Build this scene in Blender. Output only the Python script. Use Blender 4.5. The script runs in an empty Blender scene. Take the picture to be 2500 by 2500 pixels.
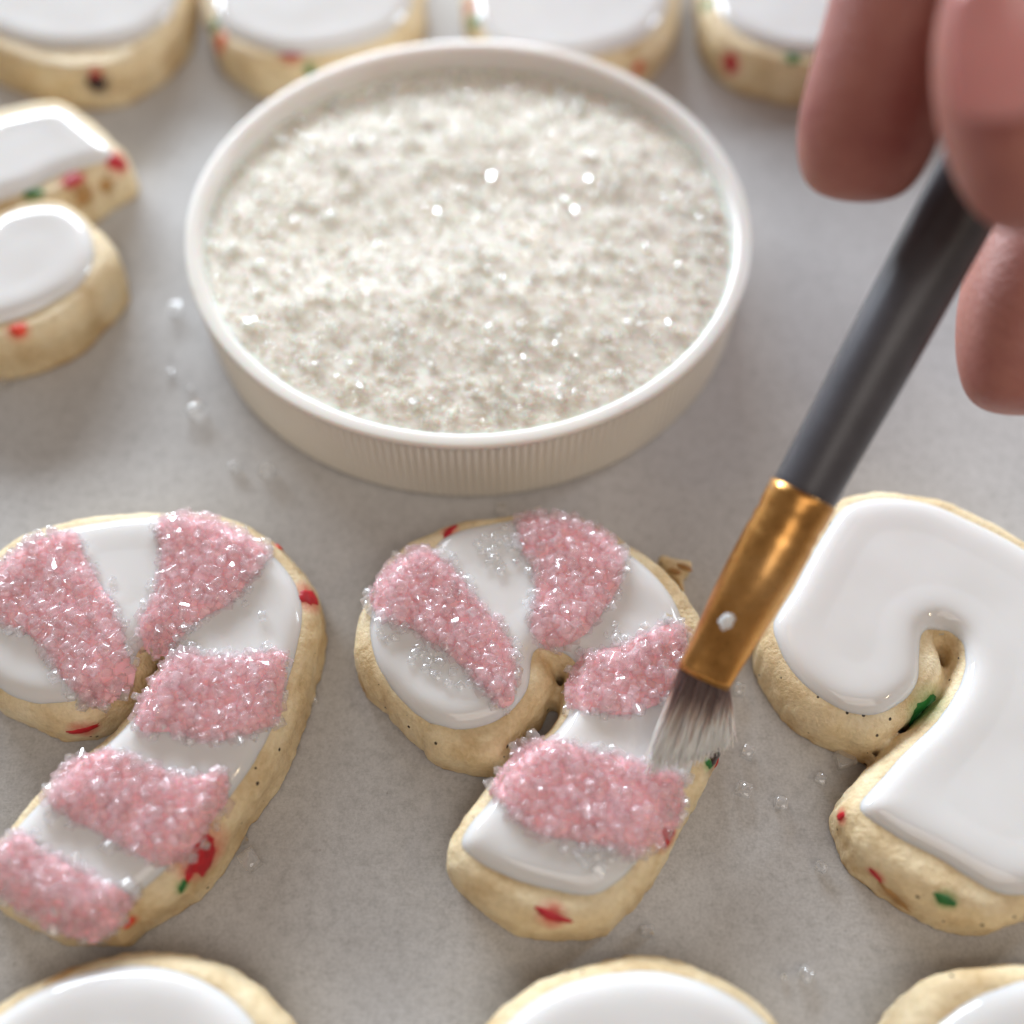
import bpy, bmesh, math, random
import numpy as np
from mathutils import Vector, Matrix, noise
from mathutils.bvhtree import BVHTree
rng = np.random.default_rng(7); random.seed(7)
MM = 0.001
sc = bpy.context.scene
col = sc.collection

# ------------------------------------------------------------------ camera
TH, ROLL, HC, F = math.radians(58.70), math.radians(0.92), 135.7, 2600.0     # pitch, roll, height mm, focal px of 2500
_d = np.array([0, math.cos(TH), -math.sin(TH)]); _r = np.array([1., 0, 0]); _u = np.cross(_r, _d)
_c, _s = math.cos(ROLL), math.sin(ROLL)
RR, UU, DD = _c*_r + _s*_u, -_s*_r + _c*_u, _d
CC = np.array([0, -HC/math.tan(TH), HC])
def ray(px, py): return RR*(px-1250)/F - UU*(py-1250)/F + DD
def at(px, py, z=0.0):                      # photo pixel -> point (mm) on the plane z
    v = ray(px, py); return CC + v*(z-CC[2])/v[2]
def atd(px, py, dep): return CC + ray(px, py)*dep
cd = bpy.data.cameras.new('camera'); cam = bpy.data.objects.new('camera', cd); col.objects.link(cam)
cd.sensor_width = 36; cd.lens = 36*F/2500; cd.clip_start = 0.005; cd.clip_end = 20
cam.matrix_world = Matrix(((RR[0], UU[0], -DD[0], CC[0]*MM), (RR[1], UU[1], -DD[1], CC[1]*MM), (RR[2], UU[2], -DD[2], CC[2]*MM), (0, 0, 0, 1)))
cd.dof.use_dof = True; cd.dof.focus_distance = 0.136; cd.dof.aperture_fstop = 6.4
sc.camera = cam

# ------------------------------------------------------------------ light
w = bpy.data.worlds.new('World'); sc.world = w; w.use_nodes = True
w.node_tree.nodes['Background'].inputs[0].default_value = (1.0, 0.86, 0.77, 1)
w.node_tree.nodes['Background'].inputs[1].default_value = 0.205
def area(name, loc, target, sx, sy, power, colr):
    ld = bpy.data.lights.new(name, 'AREA'); ld.shape = 'RECTANGLE'; ld.size = sx; ld.size_y = sy
    ld.energy = power; ld.color = colr
    o = bpy.data.objects.new(name, ld); col.objects.link(o); o.location = loc
    o.rotation_euler = (Vector(target)-Vector(loc)).to_track_quat('-Z', 'Y').to_euler(); o['kind'] = 'structure'
    return o
area('window_light', (-0.50, 1.30, 0.43), (0, 0, 0), 1.25, 0.26, 42.0, (0.81, 0.90, 1.0))
area('side_window_light', (1.15, 0.75, 0.55), (0, 0, 0), 0.28, 0.45, 8.0, (0.80, 0.90, 1.0))
area('room_light', (0.25, -0.75, 1.5), (0, 0, 0), 1.1, 0.9, 8.0, (1.0, 0.93, 0.87))
area('kitchen_lamp', (0.62, -0.25, 0.75), (0, 0, 0), 0.05, 0.05, 0.40, (1.0, 0.80, 0.50))
sc.view_settings.view_transform = 'Standard'; sc.view_settings.look = 'None'
sc.view_settings.exposure = 0.03; sc.view_settings.gamma = 1.0
try:
    sc.cycles.max_bounces = 14; sc.cycles.transparent_max_bounces = 24; sc.cycles.transmission_bounces = 10; sc.cycles.sample_clamp_indirect = 6.0
    sc.cycles.caustics_refractive = True
except Exception: pass

# ------------------------------------------------------------------ materials
def mat(name, base, rough=0.5, **kw):
    m = bpy.data.materials.new(name); m.use_nodes = True
    b = m.node_tree.nodes['Principled BSDF']
    b.inputs['Base Color'].default_value = (*base, 1); b.inputs['Roughness'].default_value = rough
    for k, v in kw.items():
        k = k.replace('_', ' '); b.inputs[k].default_value = v
    return m, m.node_tree, b
def N(nt, t, **kw):
    n = nt.nodes.new(t)
    for k, v in kw.items():
        if hasattr(n, k): setattr(n, k, v)
        else: n.inputs[k].default_value = v
    return n
def coords(nt, obj=True):
    t = nt.nodes.new('ShaderNodeTexCoord')
    return t.outputs['Object']
def noise_n(nt, vec, scale, detail=4, rough=0.55):
    n = N(nt, 'ShaderNodeTexNoise'); n.inputs['Scale'].default_value = scale; n.inputs['Detail'].default_value = detail
    n.inputs['Roughness'].default_value = rough; nt.links.new(vec, n.inputs['Vector']); return n.outputs['Fac']
def ramp(nt, fac, stops):
    r = nt.nodes.new('ShaderNodeValToRGB'); e = r.color_ramp.elements
    while len(e) < len(stops): e.new(0.5)
    for i, (p, c) in enumerate(stops): e[i].position = p; e[i].color = (*c, 1)
    nt.links.new(fac, r.inputs['Fac']); return r.outputs['Color']
def mix(nt, fac, a, b, mode='MIX'):
    n = nt.nodes.new('ShaderNodeMix'); n.data_type = 'RGBA'; n.blend_type = mode
    for s, x in ((0, fac), (6, a), (7, b)):
        if isinstance(x, (int, float)): n.inputs[s].default_value = x
        elif isinstance(x, tuple): n.inputs[s].default_value = (*x, 1)
        else: nt.links.new(x, n.inputs[s])
    return n.outputs[2]
def bump(nt, b, h, dist, strength=1.0):
    n = nt.nodes.new('ShaderNodeBump'); n.inputs['Strength'].default_value = strength; n.inputs['Distance'].default_value = dist
    nt.links.new(h, n.inputs['Height']); nt.links.new(n.outputs['Normal'], b.inputs['Normal']); return n
def mathn(nt, op, a, b=0.0):
    n = nt.nodes.new('ShaderNodeMath'); n.operation = op
    for i, x in enumerate((a, b)):
        if isinstance(x, (int, float)): n.inputs[i].default_value = x
        else: nt.links.new(x, n.inputs[i])
    return n.outputs[0]

def mat_paper():
    m, nt, b = mat('parchment', (0.5, 0.48, 0.46), 0.55)
    v = coords(nt)
    f1 = noise_n(nt, v, 48, 7, 0.68); f2 = noise_n(nt, v, 600, 5, 0.8); f3 = noise_n(nt, v, 2600, 3, 0.8)
    c = ramp(nt, f1, [(0.3, (0.465, 0.45, 0.44)), (0.7, (0.54, 0.527, 0.517))])
    c = mix(nt, 1.0, c, ramp(nt, f2, [(0.30, (0.82, 0.815, 0.81)), (0.50, (1, 1, 1)), (0.75, (1.07, 1.07, 1.07))]), 'MULTIPLY')
    c = mix(nt, 1.0, c, ramp(nt, f3, [(0.3, (0.82, 0.82, 0.81)), (0.6, (1.04, 1.04, 1.04))]), 'MULTIPLY')
    vo = N(nt, 'ShaderNodeTexVoronoi'); vo.inputs['Scale'].default_value = 260; nt.links.new(v, vo.inputs['Vector'])
    sp = nt.nodes.new('ShaderNodeSeparateColor'); nt.links.new(vo.outputs['Color'], sp.inputs[0])
    fl = mathn(nt, 'LESS_THAN', vo.outputs['Distance'], mathn(nt, 'MULTIPLY', mathn(nt, 'SUBTRACT', sp.outputs[0], 0.80), 0.35))
    c = mix(nt, mathn(nt, 'MULTIPLY', fl, 0.35), c, (0.20, 0.17, 0.15))
    nt.links.new(c, b.inputs['Base Color'])
    mp = N(nt, 'ShaderNodeMapping'); mp.inputs['Scale'].default_value = (1, 6, 1); mp.inputs['Rotation'].default_value = (0, 0, 0.2); nt.links.new(v, mp.inputs['Vector'])
    fib = noise_n(nt, mp.outputs[0], 500, 4, 0.7)
    h = mathn(nt, 'ADD', mathn(nt, 'MULTIPLY', f2, 0.6), mathn(nt, 'MULTIPLY', fib, 0.6))
    bump(nt, b, h, 0.00012, 0.7)
    b.inputs['Specular IOR Level'].default_value = 0.3
    return m
def mat_dough():
    m, nt, b = mat('cookie_dough', (0.6, 0.45, 0.25), 0.62)
    v = coords(nt)
    f1 = noise_n(nt, v, 160, 5, 0.6); f2 = noise_n(nt, v, 1500, 4, 0.7)
    c = ramp(nt, f1, [(0.3, (0.60, 0.42, 0.21)), (0.5, (0.79, 0.63, 0.39)), (0.7, (0.86, 0.73, 0.50))])
    c = mix(nt, 1.0, c, ramp(nt, f2, [(0.3, (0.88, 0.86, 0.8)), (0.6, (1.03, 1.03, 1.03))]), 'MULTIPLY')
    # browned foot where it sat on the hot tray
    sep = N(nt, 'ShaderNodeSeparateXYZ'); nt.links.new(v, sep.inputs[0])
    zz = mathn(nt, 'ADD', mathn(nt, 'MULTIPLY', sep.outputs['Z'], 260), mathn(nt, 'MULTIPLY', f1, 0.9))
    c = mix(nt, 1.0, c, ramp(nt, zz, [(0.45, (0.80, 0.66, 0.48)), (1.15/1.5, (1, 1, 1))]), 'MULTIPLY')
    vo = N(nt, 'ShaderNodeTexVoronoi'); vo.inputs['Scale'].default_value = 560; nt.links.new(v, vo.inputs['Vector'])
    sp = nt.nodes.new('ShaderNodeSeparateColor'); nt.links.new(vo.outputs['Color'], sp.inputs[0])
    size = mathn(nt, 'MULTIPLY', mathn(nt, 'SUBTRACT', sp.outputs[0], 0.52), 0.34)
    dot = mathn(nt, 'LESS_THAN', vo.outputs['Distance'], size)
    c = mix(nt, dot, c, (0.045, 0.028, 0.015))
    dy = nt.nodes.new('ShaderNodeAttribute'); dy.attribute_name = 'dye'
    wgt = mathn(nt, 'MULTIPLY', dy.outputs['Alpha'], mathn(nt, 'ADD', mathn(nt, 'MULTIPLY', noise_n(nt, v, 900, 3, 0.6), 1.3), 0.30))
    wn = nt.nodes.new('ShaderNodeClamp'); nt.links.new(wgt, wn.inputs[0])
    c = mix(nt, wn.outputs[0], c, dy.outputs['Color'])
    nt.links.new(c, b.inputs['Base Color'])
    f4 = noise_n(nt, v, 420, 4, 0.6)
    bump(nt, b, mathn(nt, 'ADD', mathn(nt, 'MULTIPLY', f4, 2.2), f2), 0.00025, 0.8)
    b.inputs['Subsurface Weight'].default_value = 0.25; b.inputs['Subsurface Radius'].default_value = (1, 0.6, 0.3); b.inputs['Subsurface Scale'].default_value = 0.0008
    return m
def mat_icing():
    m, nt, b = mat('white_icing', (0.80, 0.785, 0.775), 0.07)
    v = coords(nt)
    f = noise_n(nt, v, 120, 2, 0.4)
    nt.links.new(ramp(nt, f, [(0.3, (0.755, 0.735, 0.715)), (0.7, (0.785, 0.77, 0.755))]), b.inputs['Base Color'])
    bump(nt, b, noise_n(nt, v, 90, 2, 0.4), 0.00008, 0.4)
    b.inputs['Subsurface Weight'].default_value = 0.8; b.inputs['Subsurface Radius'].default_value = (1, 0.8, 0.65); b.inputs['Subsurface Scale'].default_value = 0.0018
    b.inputs['Specular IOR Level'].default_value = 0.5
    return m
def mat_simple(name, base, rough, sss=0.0, scale=0.001, var=0.1, nscale=900, bmp=0.0001, **kw):
    m, nt, b = mat(name, base, rough, **kw)
    v = coords(nt); f = noise_n(nt, v, nscale, 4, 0.6)
    lo = tuple(x*(1-var) for x in base); hi = tuple(min(1, x*(1+var)) for x in base)
    nt.links.new(ramp(nt, f, [(0.3, lo), (0.7, hi)]), b.inputs['Base Color'])
    if bmp: bump(nt, b, f, bmp, 0.5)
    if sss: b.inputs['Subsurface Weight'].default_value = sss; b.inputs['Subsurface Scale'].default_value = scale
    return m
def mat_crystal(name, tint, clear, refr, body, gloss=1.6):
    # sugar: partly clear, partly refracting, a little cloudy inside, glossy facets
    m = bpy.data.materials.new(name); m.use_nodes = True; nt = m.node_tree
    nt.nodes.remove(nt.nodes['Principled BSDF']); out = nt.nodes['Material Output']
    tr = N(nt, 'ShaderNodeBsdfTransparent'); tr.inputs[0].default_value = (*tint, 1)
    rf = N(nt, 'ShaderNodeBsdfRefraction'); rf.inputs['IOR'].default_value = 1.45; rf.inputs['Roughness'].default_value = 0.05; rf.inputs[0].default_value = (*tint, 1)
    df = N(nt, 'ShaderNodeBsdfDiffuse'); tl = N(nt, 'ShaderNodeBsdfTranslucent'); gl = N(nt, 'ShaderNodeBsdfGlossy'); gl.inputs['Roughness'].default_value = 0.06
    f = noise_n(nt, coords(nt), 900, 3, 0.6)
    hi = tuple(min(1, b*1.08) for b in body); lo = tuple(b*0.9 for b in body); cc = ramp(nt, f, [(0.3, lo), (0.7, hi)])
    nt.links.new(cc, df.inputs[0]); nt.links.new(cc, tl.inputs[0]); gl.inputs[0].default_value = (1, 1, 1, 1)
    def mx(fac, a, b):
        n = N(nt, 'ShaderNodeMixShader')
        if isinstance(fac, float): n.inputs[0].default_value = fac
        else: nt.links.new(fac, n.inputs[0])
        nt.links.new(a, n.inputs[1]); nt.links.new(b, n.inputs[2]); return n.outputs[0]
    gm = N(nt, 'ShaderNodeNewGeometry')
    cloud = mx(0.4, df.outputs[0], tl.outputs[0]); k = clear+refr
    cl = mx(refr/k, tr.outputs[0], rf.outputs[0]); b_ = mx(k, cloud, cl)
    fr = N(nt, 'ShaderNodeFresnel'); fr.inputs['IOR'].default_value = gloss
    front = mathn(nt, 'MULTIPLY', fr.outputs[0], mathn(nt, 'SUBTRACT', 1.0, gm.outputs['Backfacing']))
    nt.links.new(mx(front, b_, gl.outputs[0]), out.inputs['Surface'])
    return m
M_paper, M_dough, M_icing = mat_paper(), mat_dough(), mat_icing()
M_glaze = mat_simple('pink_glaze', (1.0, 0.52, 0.55), 0.3, 0.5, 0.001, 0.09, 900, 0.0002)
M_cr_pink = mat_crystal('sugar_on_pink', (1.0, 0.99, 0.99), 0.70, 0.03, (1.0, 0.795, 0.815), 1.45)
M_cr = mat_crystal('clear_sugar', (1.0, 1.0, 1.0), 0.66, 0.06, (1.0, 1.0, 1.0), 1.8)
M_cr_pile = mat_crystal('pile_sugar', (1.0, 0.99, 0.97), 0.74, 0.0, (0.92, 0.89, 0.81), 1.30)
M_cr_coarse = mat_crystal('coarse_sugar', (1.0, 1.0, 0.98), 0.60, 0.02, (1.0, 0.985, 0.93), 1.8)
M_pile = mat_simple('sugar_bed', (0.78, 0.735, 0.645), 0.6, 0.8, 0.0015, 0.04, 1400, 0.0002)
M_red = mat_simple('red_candy', (0.48, 0.010, 0.018), 0.5, 0.3, 0.0008, 0.25, 700, 0.0001)
M_orange = mat_simple('orange_red_candy', (0.75, 0.06, 0.02), 0.4, 0.3, 0.0008, 0.25, 700, 0.0001)
M_green = mat_simple('green_candy', (0.02, 0.16, 0.03), 0.5, 0.2, 0.0008, 0.3, 700, 0.0001)
M_dark = mat_simple('dark_candy', (0.022, 0.006, 0.008), 0.25, 0, 0.0008, 0.3, 700, 0.0001)
M_brown = mat_simple('browned_crumb', (0.42, 0.22, 0.07), 0.6, 0.1, 0.0008, 0.25, 600, 0.0002)
def mat_lid():
    m, nt, b = mat('white_plastic', (0.82, 0.78, 0.70), 0.33)
    v = coords(nt)
    f = noise_n(nt, v, 60, 3, 0.5); f2 = noise_n(nt, v, 420, 4, 0.6)
    c = ramp(nt, f, [(0.3, (0.80, 0.755, 0.675)), (0.7, (0.84, 0.80, 0.73))])
    vo = N(nt, 'ShaderNodeTexVoronoi'); vo.inputs['Scale'].default_value = 95; nt.links.new(v, vo.inputs['Vector'])
    sp = nt.nodes.new('ShaderNodeSeparateColor'); nt.links.new(vo.outputs['Color'], sp.inputs[0])
    dot = mathn(nt, 'LESS_THAN', mathn(nt, 'ADD', vo.outputs['Distance'], mathn(nt, 'MULTIPLY', f2, 0.06)), mathn(nt, 'ADD', mathn(nt, 'MULTIPLY', mathn(nt, 'SUBTRACT', sp.outputs[1], 0.86), 0.35), 0.025))
    c = mix(nt, mathn(nt, 'MULTIPLY', dot, 0.75), c, (0.10, 0.07, 0.05))
    nt.links.new(c, b.inputs['Base Color'])
    bump(nt, b, f2, 0.00008, 0.5)
    b.inputs['Subsurface Weight'].default_value = 0.35; b.inputs['Subsurface Radius'].default_value = (1, 0.85, 0.7); b.inputs['Subsurface Scale'].default_value = 0.002
    return m
M_lid = mat_lid()
def mat_rim():
    m, nt, b = mat('rim_plastic', (0.85, 0.83, 0.80), 0.22)
    v = coords(nt); f = noise_n(nt, v, 90, 4, 0.6)
    nt.links.new(ramp(nt, f, [(0.25, (0.70, 0.58, 0.50)), (0.36, (0.84, 0.81, 0.75)), (0.8, (0.88, 0.86, 0.81))]), b.inputs['Base Color'])
    b.inputs['Subsurface Weight'].default_value = 0.35; b.inputs['Subsurface Scale'].default_value = 0.002
    return m
M_rim = mat_rim()
M_handle = mat_simple('grey_lacquer', (0.075, 0.072, 0.082), 0.38, 0, 0.001, 0.12, 300, 0.00003)
def mat_ferrule():
    m, nt, b = mat('copper_gold_metal', (0.78, 0.38, 0.11), 0.27, Metallic=1.0)
    v = coords(nt); f = noise_n(nt, v, 130, 4, 0.6); f2 = noise_n(nt, v, 1300, 3, 0.7)
    c = ramp(nt, f, [(0.34, (0.48, 0.23, 0.065)), (0.48, (0.68, 0.35, 0.11)), (0.68, (0.80, 0.45, 0.17))])
    nt.links.new(c, b.inputs['Base Color'])
    nt.links.new(mathn(nt, 'ADD', mathn(nt, 'MULTIPLY', f2, 0.25), 0.18), b.inputs['Roughness'])
    bump(nt, b, f, 0.0003, 0.15)
    return m
M_ferrule = mat_ferrule()
def mat_bristle():
    m, nt, b = mat('dyed_bristle', (0.3, 0.2, 0.18), 0.4)
    at_ = nt.nodes.new('ShaderNodeAttribute'); at_.attribute_name = 'along'
    c = ramp(nt, at_.outputs['Fac'], [(0.0, (0.10, 0.065, 0.065)), (0.36, (0.20, 0.135, 0.125)), (0.54, (0.70, 0.52, 0.45)), (0.66, (0.96, 0.91, 0.87))])
    nt.links.new(c, b.inputs['Base Color']); b.inputs['Subsurface Weight'].default_value = 0.2; b.inputs['Subsurface Scale'].default_value = 0.0005
    return m
M_bristle = mat_bristle()
def mat_skin():
    m, nt, b = mat('skin', (0.5, 0.25, 0.2), 0.48)
    v = coords(nt); f = noise_n(nt, v, 70, 4, 0.6); f2 = noise_n(nt, v, 1200, 4, 0.7)
    nt.links.new(ramp(nt, f, [(0.3, (0.33, 0.10, 0.088)), (0.7, (0.52, 0.23, 0.18))]), b.inputs['Base Color'])
    mp = N(nt, 'ShaderNodeMapping'); mp.inputs['Scale'].default_value = (1, 1, 4); nt.links.new(v, mp.inputs['Vector'])
    bump(nt, b, mathn(nt, 'ADD', f2, noise_n(nt, mp.outputs[0], 500, 2)), 0.00025, 0.5)
    b.inputs['Subsurface Weight'].default_value = 0.35; b.inputs['Subsurface Radius'].default_value = (1, 0.35, 0.2); b.inputs['Subsurface Scale'].default_value = 0.003
    return m
M_skin = mat_skin()
M_nail = mat_simple('nail', (0.62, 0.33, 0.32), 0.22, 0.3, 0.002, 0.05, 200, 0)

# ------------------------------------------------------------------ object helpers
def tag(o, label=None, cat=None, group=None, kind=None):
    for k, v in (('label', label), ('category', cat), ('group', group), ('kind', kind)):
        if v: o[k] = v
    return o
def link(name, me, m, parent=None, smooth=True):
    o = bpy.data.objects.new(name, me); col.objects.link(o)
    if m and not me.materials: me.materials.append(m)
    if smooth: me.shade_smooth()
    if parent: o.parent = parent
    return o
def mesh(name, V, Fc):
    me = bpy.data.meshes.new(name); me.from_pydata([tuple(v) for v in np.asarray(V)*MM], [], [tuple(int(i) for i in f) for f in Fc]); me.update(); return me
def empty(name, loc, label, cat, group=None):
    o = bpy.data.objects.new(name, None); col.objects.link(o); o.location = tuple(np.asarray(loc)*MM); o.empty_display_size = 0.01
    return tag(o, label, cat, group)
def offset_child(o, root):                  # parts are modelled in world mm: keep them there under a root that is not at 0
    o.parent = root; o.location = tuple(-Vector(root.location)); return o

def smooth_poly(P, n=6):
    P = np.asarray(P, float); out = []; k = len(P)
    for i in range(k):
        a, b, c, d = P[i-1], P[i], P[(i+1) % k], P[(i+2) % k]
        for t in np.linspace(0, 1, n, endpoint=False):
            out.append(0.5*((2*b)+(-a+c)*t+(2*a-5*b+4*c-d)*t*t+(-a+3*b-3*c+d)*t**3))
    return np.array(out)
def sdf(P, X, Y):                           # + inside
    d = np.full(X.shape, 1e9); ins = np.zeros(X.shape, bool)
    for i in range(len(P)):
        a = P[i]; b = P[(i+1) % len(P)]; e = b-a; L = e@e+1e-12
        t = np.clip(((X-a[0])*e[0]+(Y-a[1])*e[1])/L, 0, 1)
        d = np.minimum(d, (X-a[0]-t*e[0])**2+(Y-a[1]-t*e[1])**2)
        c = ((a[1] > Y) != (b[1] > Y)) & (X < (b[0]-a[0])*(Y-a[1])/(b[1]-a[1]+1e-15)+a[0]); ins ^= c
    d = np.sqrt(d); return np.where(ins, d, -d)
def blur(A, k):
    for _ in range(k):
        B = np.pad(A, 1, mode='edge'); A = (B[:-2, 1:-1]+B[2:, 1:-1]+B[1:-1, :-2]+B[1:-1, 2:]+4*B[1:-1, 1:-1])/8
    return A
class Field:
    """height field z(x, y) over the inside of an outline (mm)"""
    def __init__(s, P, cell, pad=1.5, bl=3):
        s.P = P; s.cell = cell; lo = P.min(0)-pad-1; hi = P.max(0)+pad+1
        s.x = np.arange(lo[0], hi[0], cell); s.y = np.arange(lo[1], hi[1], cell)
        s.X, s.Y = np.meshgrid(s.x, s.y); s.D = blur(sdf(P, s.X, s.Y), bl); s.pad = pad
    def sample(s, A, x, y):
        fx = np.clip((np.asarray(x)-s.x[0])/s.cell, 0, len(s.x)-1.001); fy = np.clip((np.asarray(y)-s.y[0])/s.cell, 0, len(s.y)-1.001)
        i = fx.astype(int); j = fy.astype(int); u = fx-i; v = fy-j
        return (A[j, i]*(1-u)+A[j, i+1]*u)*(1-v)+(A[j+1, i]*(1-u)+A[j+1, i+1]*u)*v
    def build(s, name, Z, m, parent=None):
        keep = s.D > -s.pad; idx = -np.ones(s.X.shape, int)
        q = keep[:-1, :-1] & keep[1:, :-1] & keep[:-1, 1:] & keep[1:, 1:]
        use = np.zeros(s.X.shape, bool); use[:-1, :-1] |= q; use[1:, :-1] |= q; use[:-1, 1:] |= q; use[1:, 1:] |= q
        idx[use] = np.arange(use.sum()); V = np.stack([s.X[use], s.Y[use], Z[use]], 1)
        j, i = np.nonzero(q); Fc = np.stack([idx[j, i], idx[j, i+1], idx[j+1, i+1], idx[j+1, i]], 1)
        return link(name, fast_mesh(name, V, Fc), m, parent)
def fast_mesh(name, V, Fc):
    V = np.asarray(V)*MM; k = Fc.shape[1]; me = bpy.data.meshes.new(name)
    me.vertices.add(len(V)); me.vertices.foreach_set('co', V.astype(np.float32).ravel())
    me.loops.add(Fc.size); me.loops.foreach_set('vertex_index', Fc.astype(np.int32).ravel())
    me.polygons.add(len(Fc)); me.polygons.foreach_set('loop_start', np.arange(0, Fc.size, k, dtype=np.int32))
    me.update(calc_edges=True); return me

def px(pts, ox=0., oy=0., k=1.0): return [(ox+a*k, oy+b*k) for a, b in pts]
def to_plane(pts, z, z_far=None, n=6):
    """outline in photo pixels -> world xy (mm); parts of the edge facing away from the camera sit at z_far"""
    P = np.array([at(a, b, z)[:2] for a, b in pts])
    if z_far is not None:
        A = 0.5*np.sum(P[:, 0]*np.roll(P[:, 1], -1)-np.roll(P[:, 0], -1)*P[:, 1]); sg = 1 if A > 0 else -1
        out = []
        for i in range(len(P)):
            t = P[(i+1) % len(P)]-P[i-1]; nn = np.array([t[1], -t[0]])*sg; nn /= np.linalg.norm(nn)+1e-9
            f = np.clip((nn[1]+0.3)/0.6, 0, 1); zz = z*(1-f)+z_far*f
            out.append(at(*pts[i], zz)[:2])
        P = np.array(out)
    return smooth_poly(P, n)

def prism_mesh(P, z0, z1):
    bm = bmesh.new(); vb = [bm.verts.new((x*MM, y*MM, z0*MM)) for x, y in P]
    f = bm.faces.new(vb); r = bmesh.ops.extrude_face_region(bm, geom=[f])
    for v in r['geom']:
        if isinstance(v, bmesh.types.BMVert): v.co.z = z1*MM
    bmesh.ops.recalc_face_normals(bm, faces=bm.faces)
    bmesh.ops.triangulate(bm, faces=[g for g in bm.faces if len(g.verts) > 4])
    me = bpy.data.meshes.new('prism'); bm.to_mesh(me); bm.free(); return me
def dough_body(P, H, seed, parent, vox=0.42, sm=7, name='dough', P_i=None, R=3.0, zw=2.8):
    g = Field(P, 0.5, 0.0, 1); D = g.D
    if P_i is not None: D = np.maximum(D, sdf(P_i, g.X, g.Y)+1.3)
    t = np.clip(D/R, 0, 1); Z = zw+(H-zw)*(1-(1-t)**2.3)**(1/2.3)
    keep = D > 0; qd = keep[:-1, :-1] & keep[1:, :-1] & keep[:-1, 1:] & keep[1:, 1:]
    ny, nx = D.shape; jj, ii = np.nonzero(qd); a = jj*nx+ii; Q = np.stack([a, a+1, a+nx+1, a+nx], 1)
    N0 = nx*ny; V = np.concatenate([np.stack([g.X.ravel(), g.Y.ravel(), Z.ravel()], 1), np.stack([g.X.ravel(), g.Y.ravel(), np.full(N0, -1.2)], 1)])
    E = np.concatenate([Q[:, [0, 1]], Q[:, [1, 2]], Q[:, [2, 3]], Q[:, [3, 0]]]); S_ = set(map(tuple, E.tolist()))
    B = np.array([e for e in S_ if (e[1], e[0]) not in S_])
    Fc = np.concatenate([Q, Q[:, ::-1]+N0, np.stack([B[:, 1], B[:, 0], B[:, 0]+N0, B[:, 1]+N0], 1)])
    used = np.unique(Fc); mp = -np.ones(len(V), int); mp[used] = np.arange(len(used))
    me = fast_mesh('solid', V[used], mp[Fc]); tmp = bpy.data.objects.new('tmp', me); col.objects.link(tmp)
    r = tmp.modifiers.new('r', 'REMESH'); r.mode = 'VOXEL'; r.voxel_size = vox*MM
    s = tmp.modifiers.new('s', 'SMOOTH'); s.factor = 0.5; s.iterations = sm
    dg = bpy.context.evaluated_depsgraph_get(); new = bpy.data.meshes.new_from_object(tmp.evaluated_get(dg))
    bpy.data.objects.remove(tmp)
    n = len(new.vertices); co = np.empty(n*3, np.float32); new.vertices.foreach_get('co', co); co = co.reshape(-1, 3)/MM
    no = np.empty(n*3, np.float32); new.vertex_normals.foreach_get('vector', no); no = no.reshape(-1, 3)
    for i in range(n):
        p = Vector(co[i]); z = co[i, 2]
        a = 0.45*noise.noise(p*0.16+Vector((seed, 0, 0)))+0.16*noise.noise(p*0.55+Vector((0, seed, 0)))+0.05*noise.noise(p*1.8)
        k = 1.0 if no[i, 2] < 0.6 else 0.4
        co[i] += no[i]*a*k
        if z < 1.2:  co[i, :2] -= no[i, :2]*0.22*(1.2-max(z, 0))**1.5
    co[:, 2] = np.maximum(co[:, 2], 0.02)
    new.vertices.foreach_set('co', (co*MM).ravel()); new.update(); new.name = name
    ca = new.color_attributes.new('dye', 'FLOAT_COLOR', 'POINT'); ca.data.foreach_set('color', np.zeros(n*4, np.float32))
    o = link(name, new, M_dough, parent)
    return o

_box = None
def crystal_proto():
    """rough sugar cube: 24 corners of a box with its edges cut"""
    V = []; idx = {}
    c = 0.91
    for sx in (-1, 1):
        for sy in (-1, 1):
            for sz in (-1, 1):
                for ax in range(3):
                    v = np.array([sx, sy, sz], float)*c; v[ax] = (sx, sy, sz)[ax]; idx[(sx, sy, sz, ax)] = len(V); V.append(v)
    bm = bmesh.new(); [bm.verts.new(v) for v in V]; bmesh.ops.convex_hull(bm, input=bm.verts)
    bm.verts.index_update(); bmesh.ops.triangulate(bm, faces=bm.faces)
    W = np.array([v.co[:] for v in bm.verts]); Fc = np.array([[v.index for v in f.verts] for f in bm.faces]); bm.free()
    return W*0.5, Fc
CV, CF = crystal_proto()
BV = np.array([[x, y, z] for x in (-.5, .5) for y in (-.5, .5) for z in (-.5, .5)])
BF = np.array([[0, 1, 3], [0, 3, 2], [4, 6, 7], [4, 7, 5], [0, 4, 5], [0, 5, 1], [2, 3, 7], [2, 7, 6], [0, 2, 6], [0, 6, 4], [1, 5, 7], [1, 7, 3]])
def rand_rot(n, flat=0.0):
    q = rng.normal(size=(n, 4)); q[:, 0] += flat*3; q /= np.linalg.norm(q, axis=1)[:, None]
    w_, x, y, z = q.T
    return np.stack([1-2*(y*y+z*z), 2*(x*y-z*w_), 2*(x*z+y*w_), 2*(x*y+z*w_), 1-2*(x*x+z*z), 2*(y*z-x*w_), 2*(x*z-y*w_), 2*(y*z+x*w_), 1-2*(x*x+y*y)], 1).reshape(-1, 3, 3)
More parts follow.
